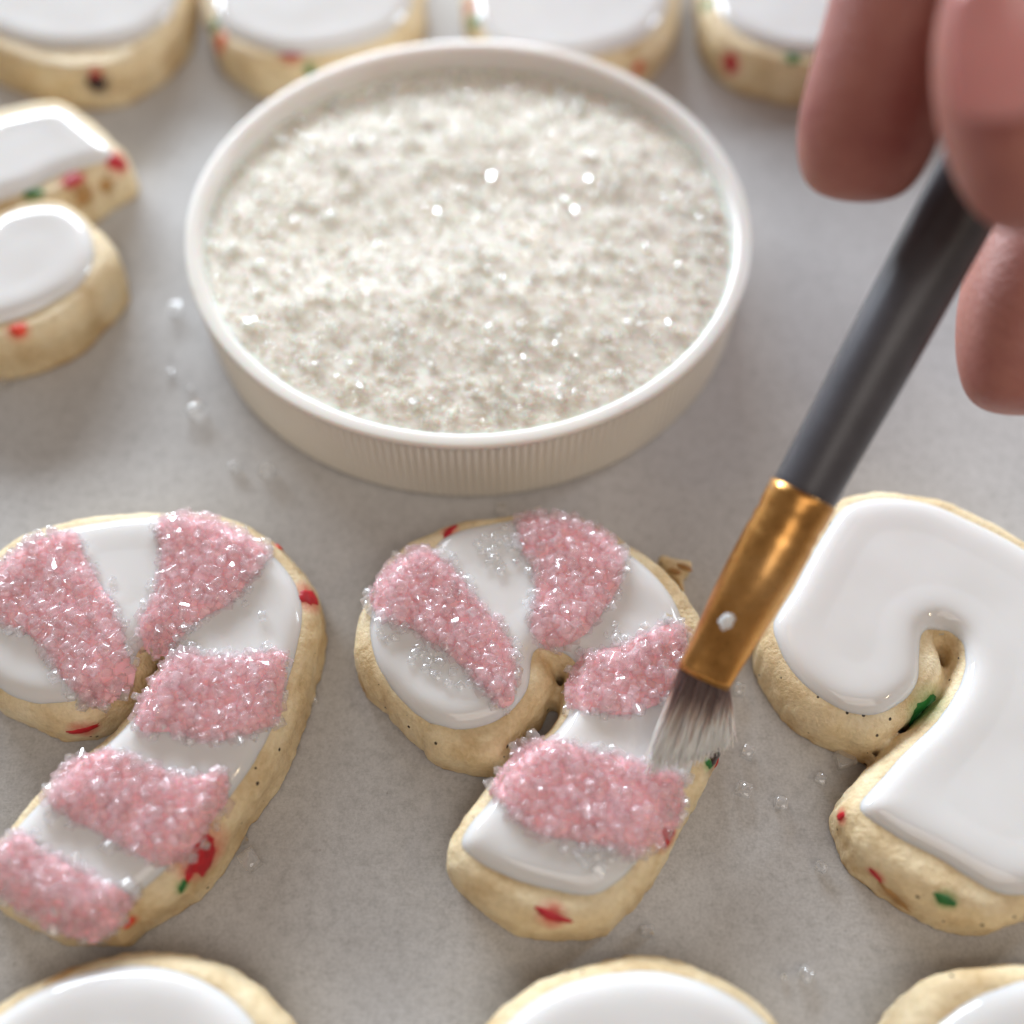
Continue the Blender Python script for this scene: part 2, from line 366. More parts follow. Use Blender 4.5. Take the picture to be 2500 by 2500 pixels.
def crystals(name, C, size, m, parent=None, proto=(CV, CF), flat=0.0):
    n = len(C); PV, PF = proto
    sz = np.asarray(size)[:, None]*rng.uniform(0.72, 1.2, (n, 3)); sz[:, 0] *= rng.uniform(0.9, 1.35, n)
    loc = PV[None]*sz[:, None, :]*1.0
    jit = rng.normal(scale=0.035, size=loc.shape)*np.asarray(size)[:, None, None]
    V = np.einsum('nij,nvj->nvi', rand_rot(n, flat), loc+jit)+C[:, None, :]
    Fc = PF[None]+(np.arange(n)*len(PV))[:, None, None]
    return link(name, fast_mesh(name, V.reshape(-1, 3), Fc.reshape(-1, 3)), m, parent, smooth=False)
cry_me = []
for k in range(8):
    sz = rng.uniform(0.8, 1.15, 3); v = CV*sz+rng.normal(scale=0.03, size=CV.shape)
    me = fast_mesh('sugar_crystal', v, CF); me.materials.append(M_cr); cry_me.append(me)
cry_pink = []
for k in range(6):
    me = cry_me[k].copy(); me.materials.clear(); me.materials.append(M_cr_pink); cry_pink.append(me)
def one_crystal(c, size, parent=None, pink=False, flat=False):
    me = random.choice(cry_pink if pink else cry_me)
    o = bpy.data.objects.new('sugar_crystal', me); col.objects.link(o)
    o.location = tuple(np.asarray(c)*MM); s = size; o.scale = (s*random.uniform(.9, 1.15), s, s*random.uniform(.85, 1.1))
    o.rotation_euler = (random.uniform(-.12, .12) if flat else random.uniform(0, 6), random.uniform(-.12, .12) if flat else random.uniform(0, 6), random.uniform(0, 6))
    if parent: o.parent = parent
    return o
def poisson(P, spacing, tries=14, edge=0.0):
    lo, hi = P.min(0), P.max(0); A = (hi-lo).prod(); n = int(A/(spacing**2)*tries/3)
    c = rng.uniform(lo-0.5, hi+0.5, (n, 2)); d = sdf(P, c[:, 0], c[:, 1]); c = c[d > edge]
    cell = spacing; G = {}; out = []
    for p in c:
        g = (int(p[0]//cell), int(p[1]//cell)); ok = True
        for a in (-1, 0, 1):
            for b in (-1, 0, 1):
                for q in G.get((g[0]+a, g[1]+b), ()):
                    if (p[0]-q[0])**2+(p[1]-q[1])**2 < spacing**2: ok = False; break
                if not ok: break
            if not ok: break
        if ok: G.setdefault(g, []).append(p); out.append(p)
    return np.array(out)

# ------------------------------------------------------------------ the parchment
def parchment():
    xs = np.linspace(-260, 260, 261); ys = np.linspace(-160, 420, 291); X, Y = np.meshgrid(xs, ys)
    Z = np.zeros_like(X)
    for j in range(X.shape[0]):
        for i in range(X.shape[1]):
            Z[j, i] = 0.10*noise.noise(Vector((X[j, i]*0.018, Y[j, i]*0.014, 3)))-0.12
    Z -= 0.10*np.exp(-((X+27+0.05*(Y-40))/0.9)**2)          # a soft fold
    idx = np.arange(X.size).reshape(X.shape)
    Fc = np.stack([idx[:-1, :-1], idx[:-1, 1:], idx[1:, 1:], idx[1:, :-1]], -1).reshape(-1, 4)
    o = link('parchment_sheet', fast_mesh('parchment_sheet', np.stack([X, Y, Z], -1).reshape(-1, 3), Fc), M_paper)
    tag(o, kind='structure', label='pale grey baking parchment covering the tray under the cookies')
    bm = bmesh.new(); bmesh.ops.create_cube(bm, size=1.0)
    bmesh.ops.scale(bm, vec=(0.9, 0.9, 0.02), verts=bm.verts); bmesh.ops.translate(bm, vec=(0, 0.12, -0.0115), verts=bm.verts)
    me = bpy.data.meshes.new('table'); bm.to_mesh(me); bm.free()
    tag(link('table', me, M_brown, smooth=False), kind='structure')
parchment()

# ------------------------------------------------------------------ cookies
HD = 8.5
def blob(c, nrm, size, m, parent, name='candy_bit', label=None, squash=0.35, stretch=(1, 1), rot=0.0):
    bm = bmesh.new(); bmesh.ops.create_icosphere(bm, subdivisions=3, radius=0.5)
    s = random.uniform(0, 50)
    for v in bm.verts:
        k = 1+0.35*noise.noise(v.co*2.2+Vector((s, 0, 0)))+0.2*noise.noise(v.co*6+Vector((0, s, 0))); v.co *= k
        v.co.x *= size*stretch[0]; v.co.y *= size*stretch[1]; v.co.z *= size*squash
        v.co *= MM
    me = bpy.data.meshes.new(name); bm.to_mesh(me); bm.free()
    o = link(name, me, m, parent)
    q = Vector(nrm).to_track_quat('Z', 'Y'); o.rotation_euler = (q @ Matrix.Rotation(rot, 3, 'Z').to_quaternion()).to_euler()
    o.location = tuple(np.asarray(c)*MM)
    if parent is not None: o.location = Vector(o.location)-parent.location
    if label: o['label'] = label
    return o
def patch(bvh, c, n, size, m, root, st, rot, nr=7, na=26):
    # a candy chip baked flush into the dough: follows the surface, slightly proud, ragged outline
    n = Vector(n).normalized(); q = n.to_track_quat('Z', 'Y').to_matrix() @ Matrix.Rotation(rot, 3, 'Z'); s_ = random.uniform(0, 60)
    V = []; Fc = []
    for a in range(nr):
        r = a/(nr-1)
        for b in range(na):
            th = 2*math.pi*b/na; d = Vector((math.cos(th), math.sin(th), 0))
            k = 1+0.45*noise.noise(d*1.3+Vector((s_, 0, 0)))+0.25*noise.noise(d*3.5+Vector((0, s_, 0)))
            p = c+q @ Vector((d.x*st[0], d.y*st[1], 0))*(0.74*size*r*k)
            h = bvh.find_nearest(p)
            lift = 0.17*(1-r**4)-0.10*r**6+0.05*noise.noise(Vector(h[0])*2.5)
            V.append(np.array(h[0])+np.array(h[1])*lift)
    for a in range(nr-1):
        for b in range(na):
            Fc.append((a*na+b, a*na+(b+1) % na, (a+1)*na+(b+1) % na, (a+1)*na+b))
    o = link('candy_bit', mesh('candy_bit', V, Fc), m); return offset_child(o, root)
class Cookie: pass
def cookie(label, icing_px, dough_px, bits=(), stripes=(), loose=(), seed=0, cell=0.3, icing_T=1.75, group='cookies'):
    P_i = to_plane(icing_px, 8.7, 8.7); P_d = to_plane(dough_px, 2.6, 6.2)
    c = P_d.mean(0); root = empty('cookie', (c[0], c[1], 0), label, 'cookie', group)
    dough = offset_child(dough_body(P_d, HD, seed, root, P_i=P_i), root)
    f = Field(P_i, cell, 0.75, 9); D = f.D
    Dd = blur(np.maximum(sdf(P_d, f.X, f.Y), sdf(P_i, f.X, f.Y)+1.3), 3)
    tt_ = np.clip(Dd/3.0, 0, 1); base = np.minimum(HD-0.15, 2.8+(HD-2.8)*(1-(1-tt_)**2.3)**(1/2.3)-0.12)
    base = blur(base, 45)
    Z = base+np.where(D > 0, icing_T*(1-np.exp(-np.maximum(D, 0)/1.25)), icing_T/1.25*D-4.0*D*D)
    far = np.clip(blur(np.maximum(D, 0), 110)/6, 0, 1)
    for j in range(0, Z.shape[0]):
        for i in range(Z.shape[1]):
            if D[j, i] > -0.8: Z[j, i] += 0.10*noise.noise(Vector((f.x[i]*0.11+seed, f.y[j]*0.11, 1)))
    Z = Z-0.35*far
    ic = offset_child(f.build('icing', Z, M_icing), root)
    ck = Cookie(); ck.root = root; ck.f = f; ck.Z = Z
    # shapes for ray casts
    me = dough.data; V = [v.co/MM for v in me.vertices]; bvh = BVHTree.FromPolygons(V, [p.vertices[:] for p in me.polygons])
    nv = len(V); Vn = np.array([v[:] for v in V]); dye = np.zeros((nv, 4), np.float32)
    for (bx, by, mm_, size, st, rot, sq) in bits:
        hit = bvh.ray_cast(Vector(CC), Vector(ray(bx, by)).normalized())
        if hit[0] is None:
            hit = bvh.find_nearest(Vector(atd(bx, by, (CC[2]-4)/-ray(bx, by)[2])))
        if hit[0] is None: continue
        patch(bvh, hit[0], hit[1], size, mm_, root, st, rot)
        dd = np.linalg.norm(Vn-np.array(hit[0]), axis=1); wv = np.clip(1.15-dd/(size*1.15), 0, 1)*0.95
        colr = {'red_candy': (.62, .03, .03), 'orange_red_candy': (.75, .12, .03), 'green_candy': (.10, .28, .06), 'dark_candy': (.10, .03, .02), 'browned_crumb': (.40, .20, .06)}[mm_.name]
        m_ = wv > dye[:, 3]; dye[m_, :3] = colr; dye[m_, 3] = wv[m_]
    ca = me.color_attributes['dye']; ca.data.foreach_set('color', dye.ravel())
    for sp in stripes: stripe(ck, sp)
    for (lx, ly, ls) in loose:
        p = at(lx, ly, 10.0); z = float(f.sample(Z, p[0], p[1])) if float(f.sample(D, p[0], p[1])) > 0 else 8.6
        o = one_crystal((p[0], p[1], z+0.22*ls), ls, None, flat=True); o.parent = root; o.location = Vector(o.location)-root.location
    return ck
def stripe(ck, pts):
    P0 = to_plane(pts, 10.6)
    # ragged outline
    P = P0.copy()
    for i in range(len(P)):
        P[i] += 0.45*np.array([noise.noise(Vector((P[i][0]*0.8, P[i][1]*0.8, 5))), noise.noise(Vector((P[i][0]*0.8, P[i][1]*0.8, 9)))])
    g = Field(P, 0.28, 0.5, 2); fz = ck.f.sample(ck.Z, g.X, g.Y)
    inside = ck.f.sample(ck.f.D, g.X, g.Y)
    fz = np.maximum(fz, 8.2)
    h = np.where(g.D > 0, 0.75*(1-np.exp(-np.maximum(g.D, 0)/0.8)), 0.9*g.D)
    nz = np.zeros_like(h)
    for j in range(h.shape[0]):
        for i in range(h.shape[1]):
            if g.D[j, i] > -0.5: nz[j, i] = 0.22*noise.noise(Vector((g.x[i]*0.9, g.y[j]*0.9, 2)))+0.25*noise.noise(Vector((g.x[i]*0.25, g.y[j]*0.25, 4)))
    G = fz+h+nz*np.clip(g.D, 0, 1)
    root = ck.root
    gl = offset_child(g.build('pink_stripe', G, M_glaze), root)
    c1 = poisson(P, 0.94, 14, -0.15); z1 = g.sample(G, c1[:, 0], c1[:, 1])+rng.uniform(-0.05, 0.3, len(c1))
    c2 = poisson(P, 1.45, 12, 0.2); z2 = g.sample(G, c2[:, 0], c2[:, 1])+rng.uniform(0.45, 0.75, len(c2))
    C = np.concatenate([np.column_stack([c1, z1]), np.column_stack([c2, z2])]); S = rng.uniform(0.88, 1.3, len(C))*rng.choice([1, 1.3], len(C), p=[.88, .12])
    order = rng.permutation(len(C)); n_own = 27
    top = np.argsort(-(C[:, 2]+0.5*S))[:n_own]
    rest = np.setdiff1d(order, top)
    st = crystals('sugar_coating', C[rest], S[rest], M_cr_pink, gl); tag(st, kind='stuff')
    c3 = poisson(P, 1.0, 12, -0.75); d3 = sdf(P, c3[:, 0], c3[:, 1]); k3 = (d3 < 0.35) & (rng.uniform(0, 1, len(c3)) < 0.5); c3 = c3[k3]
    ci = ck.f.sample(ck.Z, c3[:, 0], c3[:, 1]); z3 = np.where(ck.f.sample(ck.f.D, c3[:, 0], c3[:, 1]) > 0, np.maximum(ci, 8.0), 8.0)
    e3 = crystals('clear_edge_crystals', np.column_stack([c3, z3+rng.uniform(0.25, 0.9, len(c3))]), rng.uniform(0.75, 1.3, len(c3)), M_cr, gl); tag(e3, kind='stuff')
    for i in top:
        one_crystal(C[i], S[i]*1.1, gl, pink=True)
A4 = dict(ox=0, oy=1200, k=0.56926); A5 = dict(ox=850, oy=1200, k=0.59524); A6 = dict(ox=1750, oy=1150, k=0.69876)
K = 2500/1932
def pk(*pts): return px(pts, 0, 0, K)

ic1 = px([(0, 300), (150, 190), (320, 140), (420, 122), (560, 103), (700, 97), (850, 102), (1000, 145), (1120, 215), (1210, 300), (1278, 400), (1305, 520), (1290, 640), (1250, 780), (1200, 960), (1110, 1160), (1000, 1310), (860, 1480), (700, 1640), (560, 1770), (440, 1868), (340, 1885), (200, 1850), (80, 1795), (-20, 1730), (-75, 1640), (-50, 1560), (60, 1430), (200, 1280), (330, 1150), (450, 1060), (545, 965), (590, 900), (640, 800), (700, 720), (722, 665), (700, 640), (650, 640), (605, 670), (585, 725), (545, 790), (480, 855), (350, 900), (200, 916), (100, 905), (0, 870), (-90, 780), (-120, 600), (-70, 420)], **A4)
dg1 = px([(0, 250), (150, 165), (320, 118), (560, 88), (720, 84), (850, 86), (1000, 105), (1150, 185), (1280, 295), (1352, 400), (1388, 560), (1383, 720), (1335, 900), (1265, 1100), (1168, 1300), (1083, 1420), (965, 1600), (852, 1740), (705, 1840), (570, 1898), (430, 1893), (300, 1880), (150, 1845), (0, 1790), (-100, 1700), (-80, 1580), (20, 1450), (190, 1260), (330, 1140), (455, 1078), (600, 930), (680, 790), (715, 690), (700, 660), (670, 700), (620, 820), (530, 960), (440, 1040), (350, 1055), (250, 1052), (120, 1012), (40, 955), (-60, 880), (-150, 750), (-170, 580), (-110, 400)], **A4)
st1 = [px(s, **A4) for s in (
    [(0, 295), (100, 220), (200, 168), (310, 165), (350, 260), (420, 380), (480, 480), (510, 600), (540, 740), (500, 820), (400, 880), (300, 850), (230, 740), (120, 610), (0, 550), (-80, 480), (-80, 360)],
    [(665, 130), (740, 80), (860, 80), (1000, 140), (1140, 225), (1110, 320), (1040, 400), (980, 470), (850, 540), (760, 620), (680, 660), (600, 640), (595, 540), (660, 420), (690, 280)],
    [(720, 700), (830, 685), (1000, 700), (1180, 672), (1225, 700), (1210, 820), (1165, 960), (1020, 1040), (880, 1060), (740, 1030), (590, 1010), (570, 900), (630, 800)],
    [(310, 1120), (430, 1090), (560, 1130), (700, 1190), (820, 1210), (960, 1190), (960, 1300), (900, 1400), (800, 1530), (700, 1590), (600, 1560), (450, 1480), (300, 1400), (185, 1300), (220, 1200)],
    [(0, 1470), (70, 1460), (180, 1530), (330, 1620), (480, 1680), (545, 1710), (530, 1760), (450, 1860), (360, 1895), (200, 1850), (100, 1790), (0, 1740), (-70, 1650), (-60, 1540)])]
ic2 = px([(350, 225), (380, 188), (480, 143), (600, 118), (700, 100), (800, 95), (950, 112), (1060, 165), (1130, 222), (1210, 290), (1290, 370), (1350, 460), (1385, 560), (1420, 660), (1450, 780), (1462, 900), (1450, 1010), (1405, 1180), (1335, 1330), (1250, 1455), (1150, 1570), (1060, 1640), (970, 1662), (850, 1640), (700, 1600), (560, 1540), (462, 1480), (442, 1430), (490, 1340), (560, 1265), (610, 1190), (660, 1110), (740, 1030), (825, 985), (880, 920), (905, 860), (915, 780), (935, 715), (900, 682), (845, 650), (800, 637), (768, 655), (755, 700), (745, 800), (690, 890), (600, 950), (480, 977), (370, 965), (270, 920), (180, 830), (110, 710), (80, 590), (82, 500), (105, 400), (180, 305), (270, 235)], **A5)
dg2 = px([(230, 215), (370, 152), (430, 128), (600, 100), (760, 88), (950, 100), (1080, 160), (1140, 210), (1250, 270), (1340, 345), (1420, 455), (1480, 580), (1512, 760), (1533, 900), (1536, 1010), (1526, 1075), (1484, 1200), (1405, 1340), (1335, 1470), (1250, 1620), (1160, 1725), (1060, 1815), (930, 1845), (780, 1832), (620, 1772), (490, 1685), (418, 1590), (402, 1490), (440, 1400), (520, 1290), (590, 1210), (670, 1130), (770, 1035), (840, 940), (888, 850), (880, 750), (850, 690), (835, 700), (858, 780), (850, 860), (800, 945), (730, 1025), (680, 1090), (640, 1145), (590, 1166), (480, 1152), (400, 1130), (332, 1092), (285, 1010), (203, 938), (95, 865), (42, 770), (22, 680), (30, 560), (50, 480), (90, 400), (130, 310)], **A5)
st2 = [px(s, **A5) for s in (
    [(120, 320), (220, 230), (320, 218), (400, 280), (480, 360), (540, 440), (620, 540), (670, 620), (690, 720), (680, 830), (640, 880), (570, 830), (480, 720), (380, 630), (260, 560), (130, 510), (90, 420)],
    [(700, 90), (800, 65), (920, 80), (1050, 130), (1110, 190), (1130, 280), (1110, 380), (1050, 480), (980, 570), (880, 615), (790, 600), (750, 540), (770, 430), (755, 300), (705, 200)],
    [(960, 655), (1100, 622), (1230, 570), (1370, 520), (1400, 580), (1385, 680), (1340, 780), (1280, 860), (1180, 900), (1040, 900), (920, 860), (905, 760), (930, 700)],
    [(740, 1005), (850, 1005), (1000, 1060), (1150, 1090), (1300, 1130), (1385, 1180), (1380, 1270), (1330, 1370), (1240, 1450), (1150, 1490), (1050, 1450), (900, 1420), (750, 1380), (640, 1290), (595, 1190), (645, 1100)])]
ls2 = [(a, b, s) for (a, b), s in zip(px([(560, 190), (530, 215), (600, 235), (580, 300), (625, 330), (640, 150), (655, 195), (690, 290), (610, 270), (575, 250), (545, 245), (665, 235),
      (430, 262), (455, 330), (470, 360), (260, 695), (300, 665), (345, 660), (400, 665), (330, 700), (350, 745), (380, 700), (410, 790), (290, 640), (370, 760), (430, 740), (540, 800), (160, 610), (195, 600), (130, 580),
      (1095, 545), (1100, 575), (1160, 610), (1060, 590), (1130, 600), (1030, 1555), (880, 1465), (930, 1480), (970, 1520), (1020, 1500), (1060, 1470), (1075, 1510), (1110, 1460), (1160, 1500), (985, 1480), (1040, 1530), (950, 1500),
      (460, 800), (500, 790), (1125, 300), (1130, 250), (1060, 480), (1110, 430), (1010, 440), (600, 185), (620, 210), (590, 270), (635, 300), (320, 725), (365, 690), (275, 660)], **A5), [0.85]*30+[0.7]*5+[1.15]+[0.85]*30)]
ls1 = [(a, b, s) for (a, b), s in zip(px([(1128, 537), (1150, 235), (482, 378), (800, 862), (890, 545), (985, 470), (1050, 480), (825, 660), (790, 650), (545, 1685), (1020, 1045), (300, 865), (900, 1065)], **A4), [1.2, 1.1, .8, .8, .7, .7, .7, .9, .8, 1.5, 0.8, 1.1, .7])]
b1 = [(527*K, 1032*K, M_orange, 1.0, (1, 1), 0, .35), (583*K, 1126*K, M_red, 2.3, (0.8, 1.3), 0, .35), (385*K, 1612*K, M_red, 3.2, (0.8, 1.4), -0.6, .35), (360*K, 1642*K, M_red, 1.5, (1.5, 0.6), 0.5, .3), (345*K, 1672*K, M_green, 1.0, (1.5, 0.7), 0.6, .3), (158*K, 1378*K, M_red, 1.9, (2.0, 0.5), 0.1, .3), (245*K, 1740*K, M_orange, 1.0, (1.2, .7), .3, .3)]
b2 = [(848*K, 1001*K, M_red, 1.3, (1.7, .6), .4, .3), (1356*K, 1412*K, M_dark, 3.6, (1.0, 1.1), 0, .6), (1357*K, 1436*K, M_red, 1.3, (1, 1), 0, .5), (1338*K, 1440*K, M_green, 1.2, (0.6, 1.5), 0, .3), (1258*K, 1577*K, M_red, 1.9, (1.2, .9), .5, .35), (1040*K, 1728*K, M_red, 1.7, (2.0, .45), -.2, .3)]
ic3 = px([(390, 170), (430, 122), (520, 92), (640, 87), (760, 112), (880, 165), (1000, 222), (1080, 270), (1190, 345), (1265, 450), (1310, 600), (1335, 800), (1345, 1000), (1330, 1200), (1270, 1390), (1180, 1472), (1073, 1487), (980, 1475), (880, 1422), (760, 1352), (640, 1290), (560, 1240), (500, 1200), (483, 1162), (540, 1090), (640, 985), (720, 905), (785, 830), (840, 745), (865, 665), (850, 590), (805, 552), (760, 547), (722, 572), (712, 640), (708, 735), (672, 800), (600, 845), (520, 857), (430, 837), (340, 780), (260, 700), (210, 620), (183, 540), (200, 480), (260, 400), (320, 280), (370, 200)], **A6)
dg3 = px([(380, 130), (430, 88), (530, 74), (640, 76), (770, 98), (900, 150), (1073, 245), (1200, 325), (1290, 440), (1355, 620), (1385, 850), (1392, 1100), (1372, 1300), (1300, 1460), (1200, 1550), (1073, 1578), (940, 1632), (860, 1618), (700, 1556), (560, 1472), (458, 1370), (424, 1260), (424, 1185), (460, 1110), (530, 1030), (620, 930), (690, 890), (745, 850), (790, 770), (800, 700), (790, 630), (765, 600), (748, 620), (772, 690), (765, 760), (730, 830), (670, 880), (590, 950), (520, 1003), (430, 972), (330, 932), (230, 852), (160, 745), (130, 640), (140, 570), (190, 450), (260, 320), (320, 210)], **A6)
b3 = [(1740*K, 1338*K, M_green, 3.2, (1, 1), 0, .4), (1727*K, 1352*K, M_green, 1.7, (1, 1), 0, .4), (1586*K, 1540*K, M_red, 1.1, (.6, 1.3), 0, .3), (1652*K, 1652*K, M_red, 1.2, (1.3, .7), -.5, .3), (1785*K, 1700*K, M_green, 1.3, (1.5, .8), -.2, .3), (1690*K, 1695*K, M_brown, 2.2, (1.8, .5), -.5, .2)]
C1 = cookie('candy cane cookie at the left with five pink sugar stripes on white icing', ic1, dg1, b1, st1, ls1, 1, group='candy cane cookies')
C2 = cookie('candy cane cookie under the brush, middle one with four pink sugar stripes', ic2, dg2, b2, st2, ls2, 2, group='candy cane cookies')
C3 = cookie('plain white iced candy cane cookie at the right beside the brush ferrule', ic3, dg3, b3, (), (), 3, group='candy cane cookies')

# torn flap of dough at the back of the middle cookie
fl = px([(1255, 262), (1285, 248), (1345, 268), (1400, 272), (1428, 290), (1405, 330), (1378, 345), (1392, 410), (1430, 490), (1420, 520), (1370, 420), (1300, 330)], **A5)
fo = dough_body(to_plane(fl, 3.5), 4.2, 9, None, 0.35, 5, 'dough_flap', None, 1.2, 2.4); offset_child(fo, C2.root)
for a, b, s in ((1648, 1395, 1.2), (1672, 1385, 1.3)):
    blob(at(a, b, 4.2), (0, 0, 1), s, M_brown, C2.root, 'browned_edge', squash=.4, stretch=(1.6, .7), rot=-.3)

# far row and left pair
G2 = 'iced cookies in the far row'
cookie('far row iced cookie in the top left corner, dark candy bit on its side', px([(-60, 60), (0, 88), (130, 120), (300, 106), (400, 55), (445, -10), (450, -110), (380, -210), (200, -260), (0, -240), (-90, -130), (-100, -30)]),
       px([(-80, 140), (0, 188), (150, 240), (300, 234), (410, 165), (465, 70), (470, -40), (440, -140), (330, -235), (180, -280), (0, -265), (-120, -170), (-140, 20)]), [(183*K, 158*K, M_dark, 2.5, (1, 1), 0, .4), (180*K, 141*K, M_red, 1.5, (1.2, .7), 0, .4)], seed=11, cell=0.4, group=G2)
cookie('far row iced cookie second from left, behind the lid, pinkish candy under its icing', px([(520, -60), (512, 0), (530, 62), (590, 102), (700, 130), (830, 124), (950, 85), (1005, 25), (1012, -60), (950, -170), (800, -230), (640, -200)]),
       px([(505, -40), (500, 40), (520, 110), (545, 165), (615, 212), (700, 224), (800, 215), (920, 180), (1020, 110), (1038, 30), (1030, -80), (960, -200), (790, -255), (620, -220)]),
       [(405*K, 48*K, M_green, 2.0, (1, 1.2), 0, .3), (415*K, 80*K, M_orange, 2.2, (.7, 1.4), 0, .25), (550*K, 104*K, M_red, 1.9, (2.0, .5), 0, .3), (585*K, 132*K, M_green, 1.4, (.8, 1.2), 0, .2)], seed=12, cell=0.4, group=G2)
cookie('far row iced cookie third from left, half hidden by the lid rim', px([(1150, -60), (1148, 0), (1165, 60), (1210, 115), (1300, 145), (1420, 143), (1550, 105), (1618, 50), (1635, -30), (1600, -140), (1450, -215), (1270, -200)]),
       px([(1140, -60), (1135, 30), (1150, 110), (1210, 180), (1320, 225), (1450, 220), (1560, 195), (1620, 145), (1652, 80), (1660, -10), (1630, -150), (1460, -240), (1250, -220)]),
       [(893*K, 42*K, M_green, 2.1, (1, 1.1), 0, .3), (885*K, 15*K, M_red, 1.8, (.8, 1.2), 0, .25), (1205*K, 128*K, M_orange, 1.5, (1, 1), 0, .3)], seed=13, cell=0.4, group=G2)
cookie('far row iced cookie behind the fingertip, red and green candy bits', px([(1735, -80), (1748, 0), (1780, 62), (1860, 110), (1960, 132), (2090, 128), (2200, 90), (2260, 10), (2240, -110), (2100, -200), (1880, -190)]),
       px([(1712, -60), (1702, 20), (1712, 100), (1762, 178), (1850, 216), (1960, 236), (2100, 230), (2230, 175), (2290, 80), (2290, -60), (2150, -220), (1860, -215)]),
       [(1332*K, 8*K, M_green, 1.8, (1, 1), 0, .3), (1378*K, 122*K, M_red, 2.4, (.9, 1.3), 0.3, .35), (1497*K, 106*K, M_green, 2.0, (1.5, .8), 0, .35)], seed=14, cell=0.4, group=G2)
cookie('iced cookie cut by the left frame edge, pointed corner with red candy', px([(-120, 330), (0, 290), (60, 276), (120, 265), (165, 270), (215, 308), (262, 345), (282, 372), (265, 392), (220, 405), (150, 425), (80, 460), (0, 490), (-120, 530), (-220, 520), (-220, 380)]),
       px([(-120, 310), (0, 278), (110, 256), (175, 262), (245, 310), (305, 365), (322, 410), (312, 460), (270, 490), (225, 525), (140, 560), (0, 560), (-120, 600), (-260, 580), (-270, 400)]),
       [(222*K, 303*K, M_red, 2.5, (1, 1.4), .3, .35), (136*K, 338*K, M_red, 2.2, (1.2, 1), 0, .35), (62*K, 364*K, M_green, 1.8, (1.5, .7), 0, .35), (160*K, 368*K, M_brown, 2.4, (1, 1.2), 0, .25), (200*K, 350*K, M_brown, 2.0, (1, 1), 0, .2)], seed=15, cell=0.35, group='cookies at the left frame edge')
cookie('round ended iced cookie at the left edge with one orange red spot', px([(-60, 590), (0, 530), (60, 508), (130, 500), (180, 512), (215, 545), (232, 600), (222, 655), (185, 705), (120, 745), (50, 775), (0, 790), (-80, 800), (-170, 770), (-200, 700), (-160, 630)]),
       px([(-60, 560), (60, 505), (160, 498), (235, 545), (280, 600), (298, 660), (288, 720), (250, 790), (190, 845), (120, 880), (30, 905), (-70, 910), (-180, 880), (-230, 780), (-200, 660), (-130, 600)]),
       [(33*K, 622*K, M_orange, 1.9, (1, 1), 0, .3)], seed=16, cell=0.35, group='cookies at the left frame edge')
# near row
G3 = 'white iced cookies in the near row'
cookie('near row white iced cookie in the bottom left corner', pk((-60, 1945), (0, 1905), (50, 1868), (140, 1830), (240, 1815), (340, 1828), (430, 1873), (490, 1940), (520, 2040), (470, 2150), (330, 2210), (140, 2210), (-20, 2150), (-90, 2040)),
       pk((-75, 1950), (0, 1888), (90, 1838), (180, 1802), (290, 1789), (400, 1804), (475, 1848), (535, 1900), (575, 1960), (590, 2060), (530, 2170), (360, 2240), (120, 2240), (-60, 2170), (-125, 2050)), [(118*K, 1838*K, M_brown, 1.5, (2, .5), .4, .2)], seed=21, group=G3)
cookie('near row white iced cookie at the middle of the bottom edge', pk((890, 2000), (940, 1938), (1000, 1882), (1080, 1843), (1190, 1824), (1300, 1838), (1400, 1880), (1470, 1940), (1510, 2030), (1490, 2140), (1350, 2210), (1100, 2210), (930, 2140), (880, 2060)),
       pk((860, 2010), (908, 1935), (980, 1865), (1080, 1818), (1180, 1799), (1250, 1799), (1340, 1828), (1410, 1868), (1475, 1935), (1540, 2020), (1540, 2150), (1380, 2240), (1080, 2240), (890, 2160), (850, 2080)), [(1165*K, 1807*K, M_brown, 1.5, (2, .6), 0, .2)], seed=22, group=G3)
cookie('near row white iced cookie in the bottom right corner', pk((1700, 2010), (1762, 1935), (1820, 1890), (1890, 1858), (1960, 1835), (2060, 1840), (2160, 1900), (2220, 2000), (2200, 2130), (2050, 2210), (1850, 2200), (1720, 2120)),
       pk((1655, 2010), (1668, 1945), (1700, 1882), (1760, 1833), (1810, 1820), (1932, 1813), (2060, 1815), (2180, 1880), (2260, 2000), (2230, 2160), (2060, 2240), (1830, 2230), (1680, 2130)), [], seed=23, group=G3)

# ------------------------------------------------------------------ jar lid
LX, LY, LH, LR = -7.53, 46.58, 14.6, 45.0
def lathe_ring(prof, n, ribs=0, rib_amp=0.0, rib_range=(0, 0)):
    a = np.arange(n)*2*np.pi/n; V = []; 
    for (r, z) in prof:
        rr = np.full(n, r)
        if ribs and rib_range[0] <= z <= rib_range[1]: rr = r+rib_amp*np.cos(a*ribs)
        V.append(np.stack([LX+rr*np.cos(a), LY+rr*np.sin(a), np.full(n, z)], 1))
    V = np.concatenate(V); k = len(prof); i = np.arange(n); j = (i+1) % n; Fc = []
    for s in range(k-1): Fc.append(np.stack([s*n+i, s*n+j, (s+1)*n+j, (s+1)*n+i], 1))
    return V, np.concatenate(Fc)
lid = empty('jar_lid', (LX, LY, 0), 'round white plastic jar lid with ribbed side, holding clear sugar', 'lid')
V, Fc = lathe_ring([(43.2, 0.3), (43.9, 0.05), (44.3, 0.5), (44.35, 1.2), (44.5, 13.2), (44.45, 13.45)], 1680, 240, 0.20, (0.9, 13.3))
offset_child(link('ribbed_wall', fast_mesh('ribbed_wall', V, Fc), M_lid), lid)
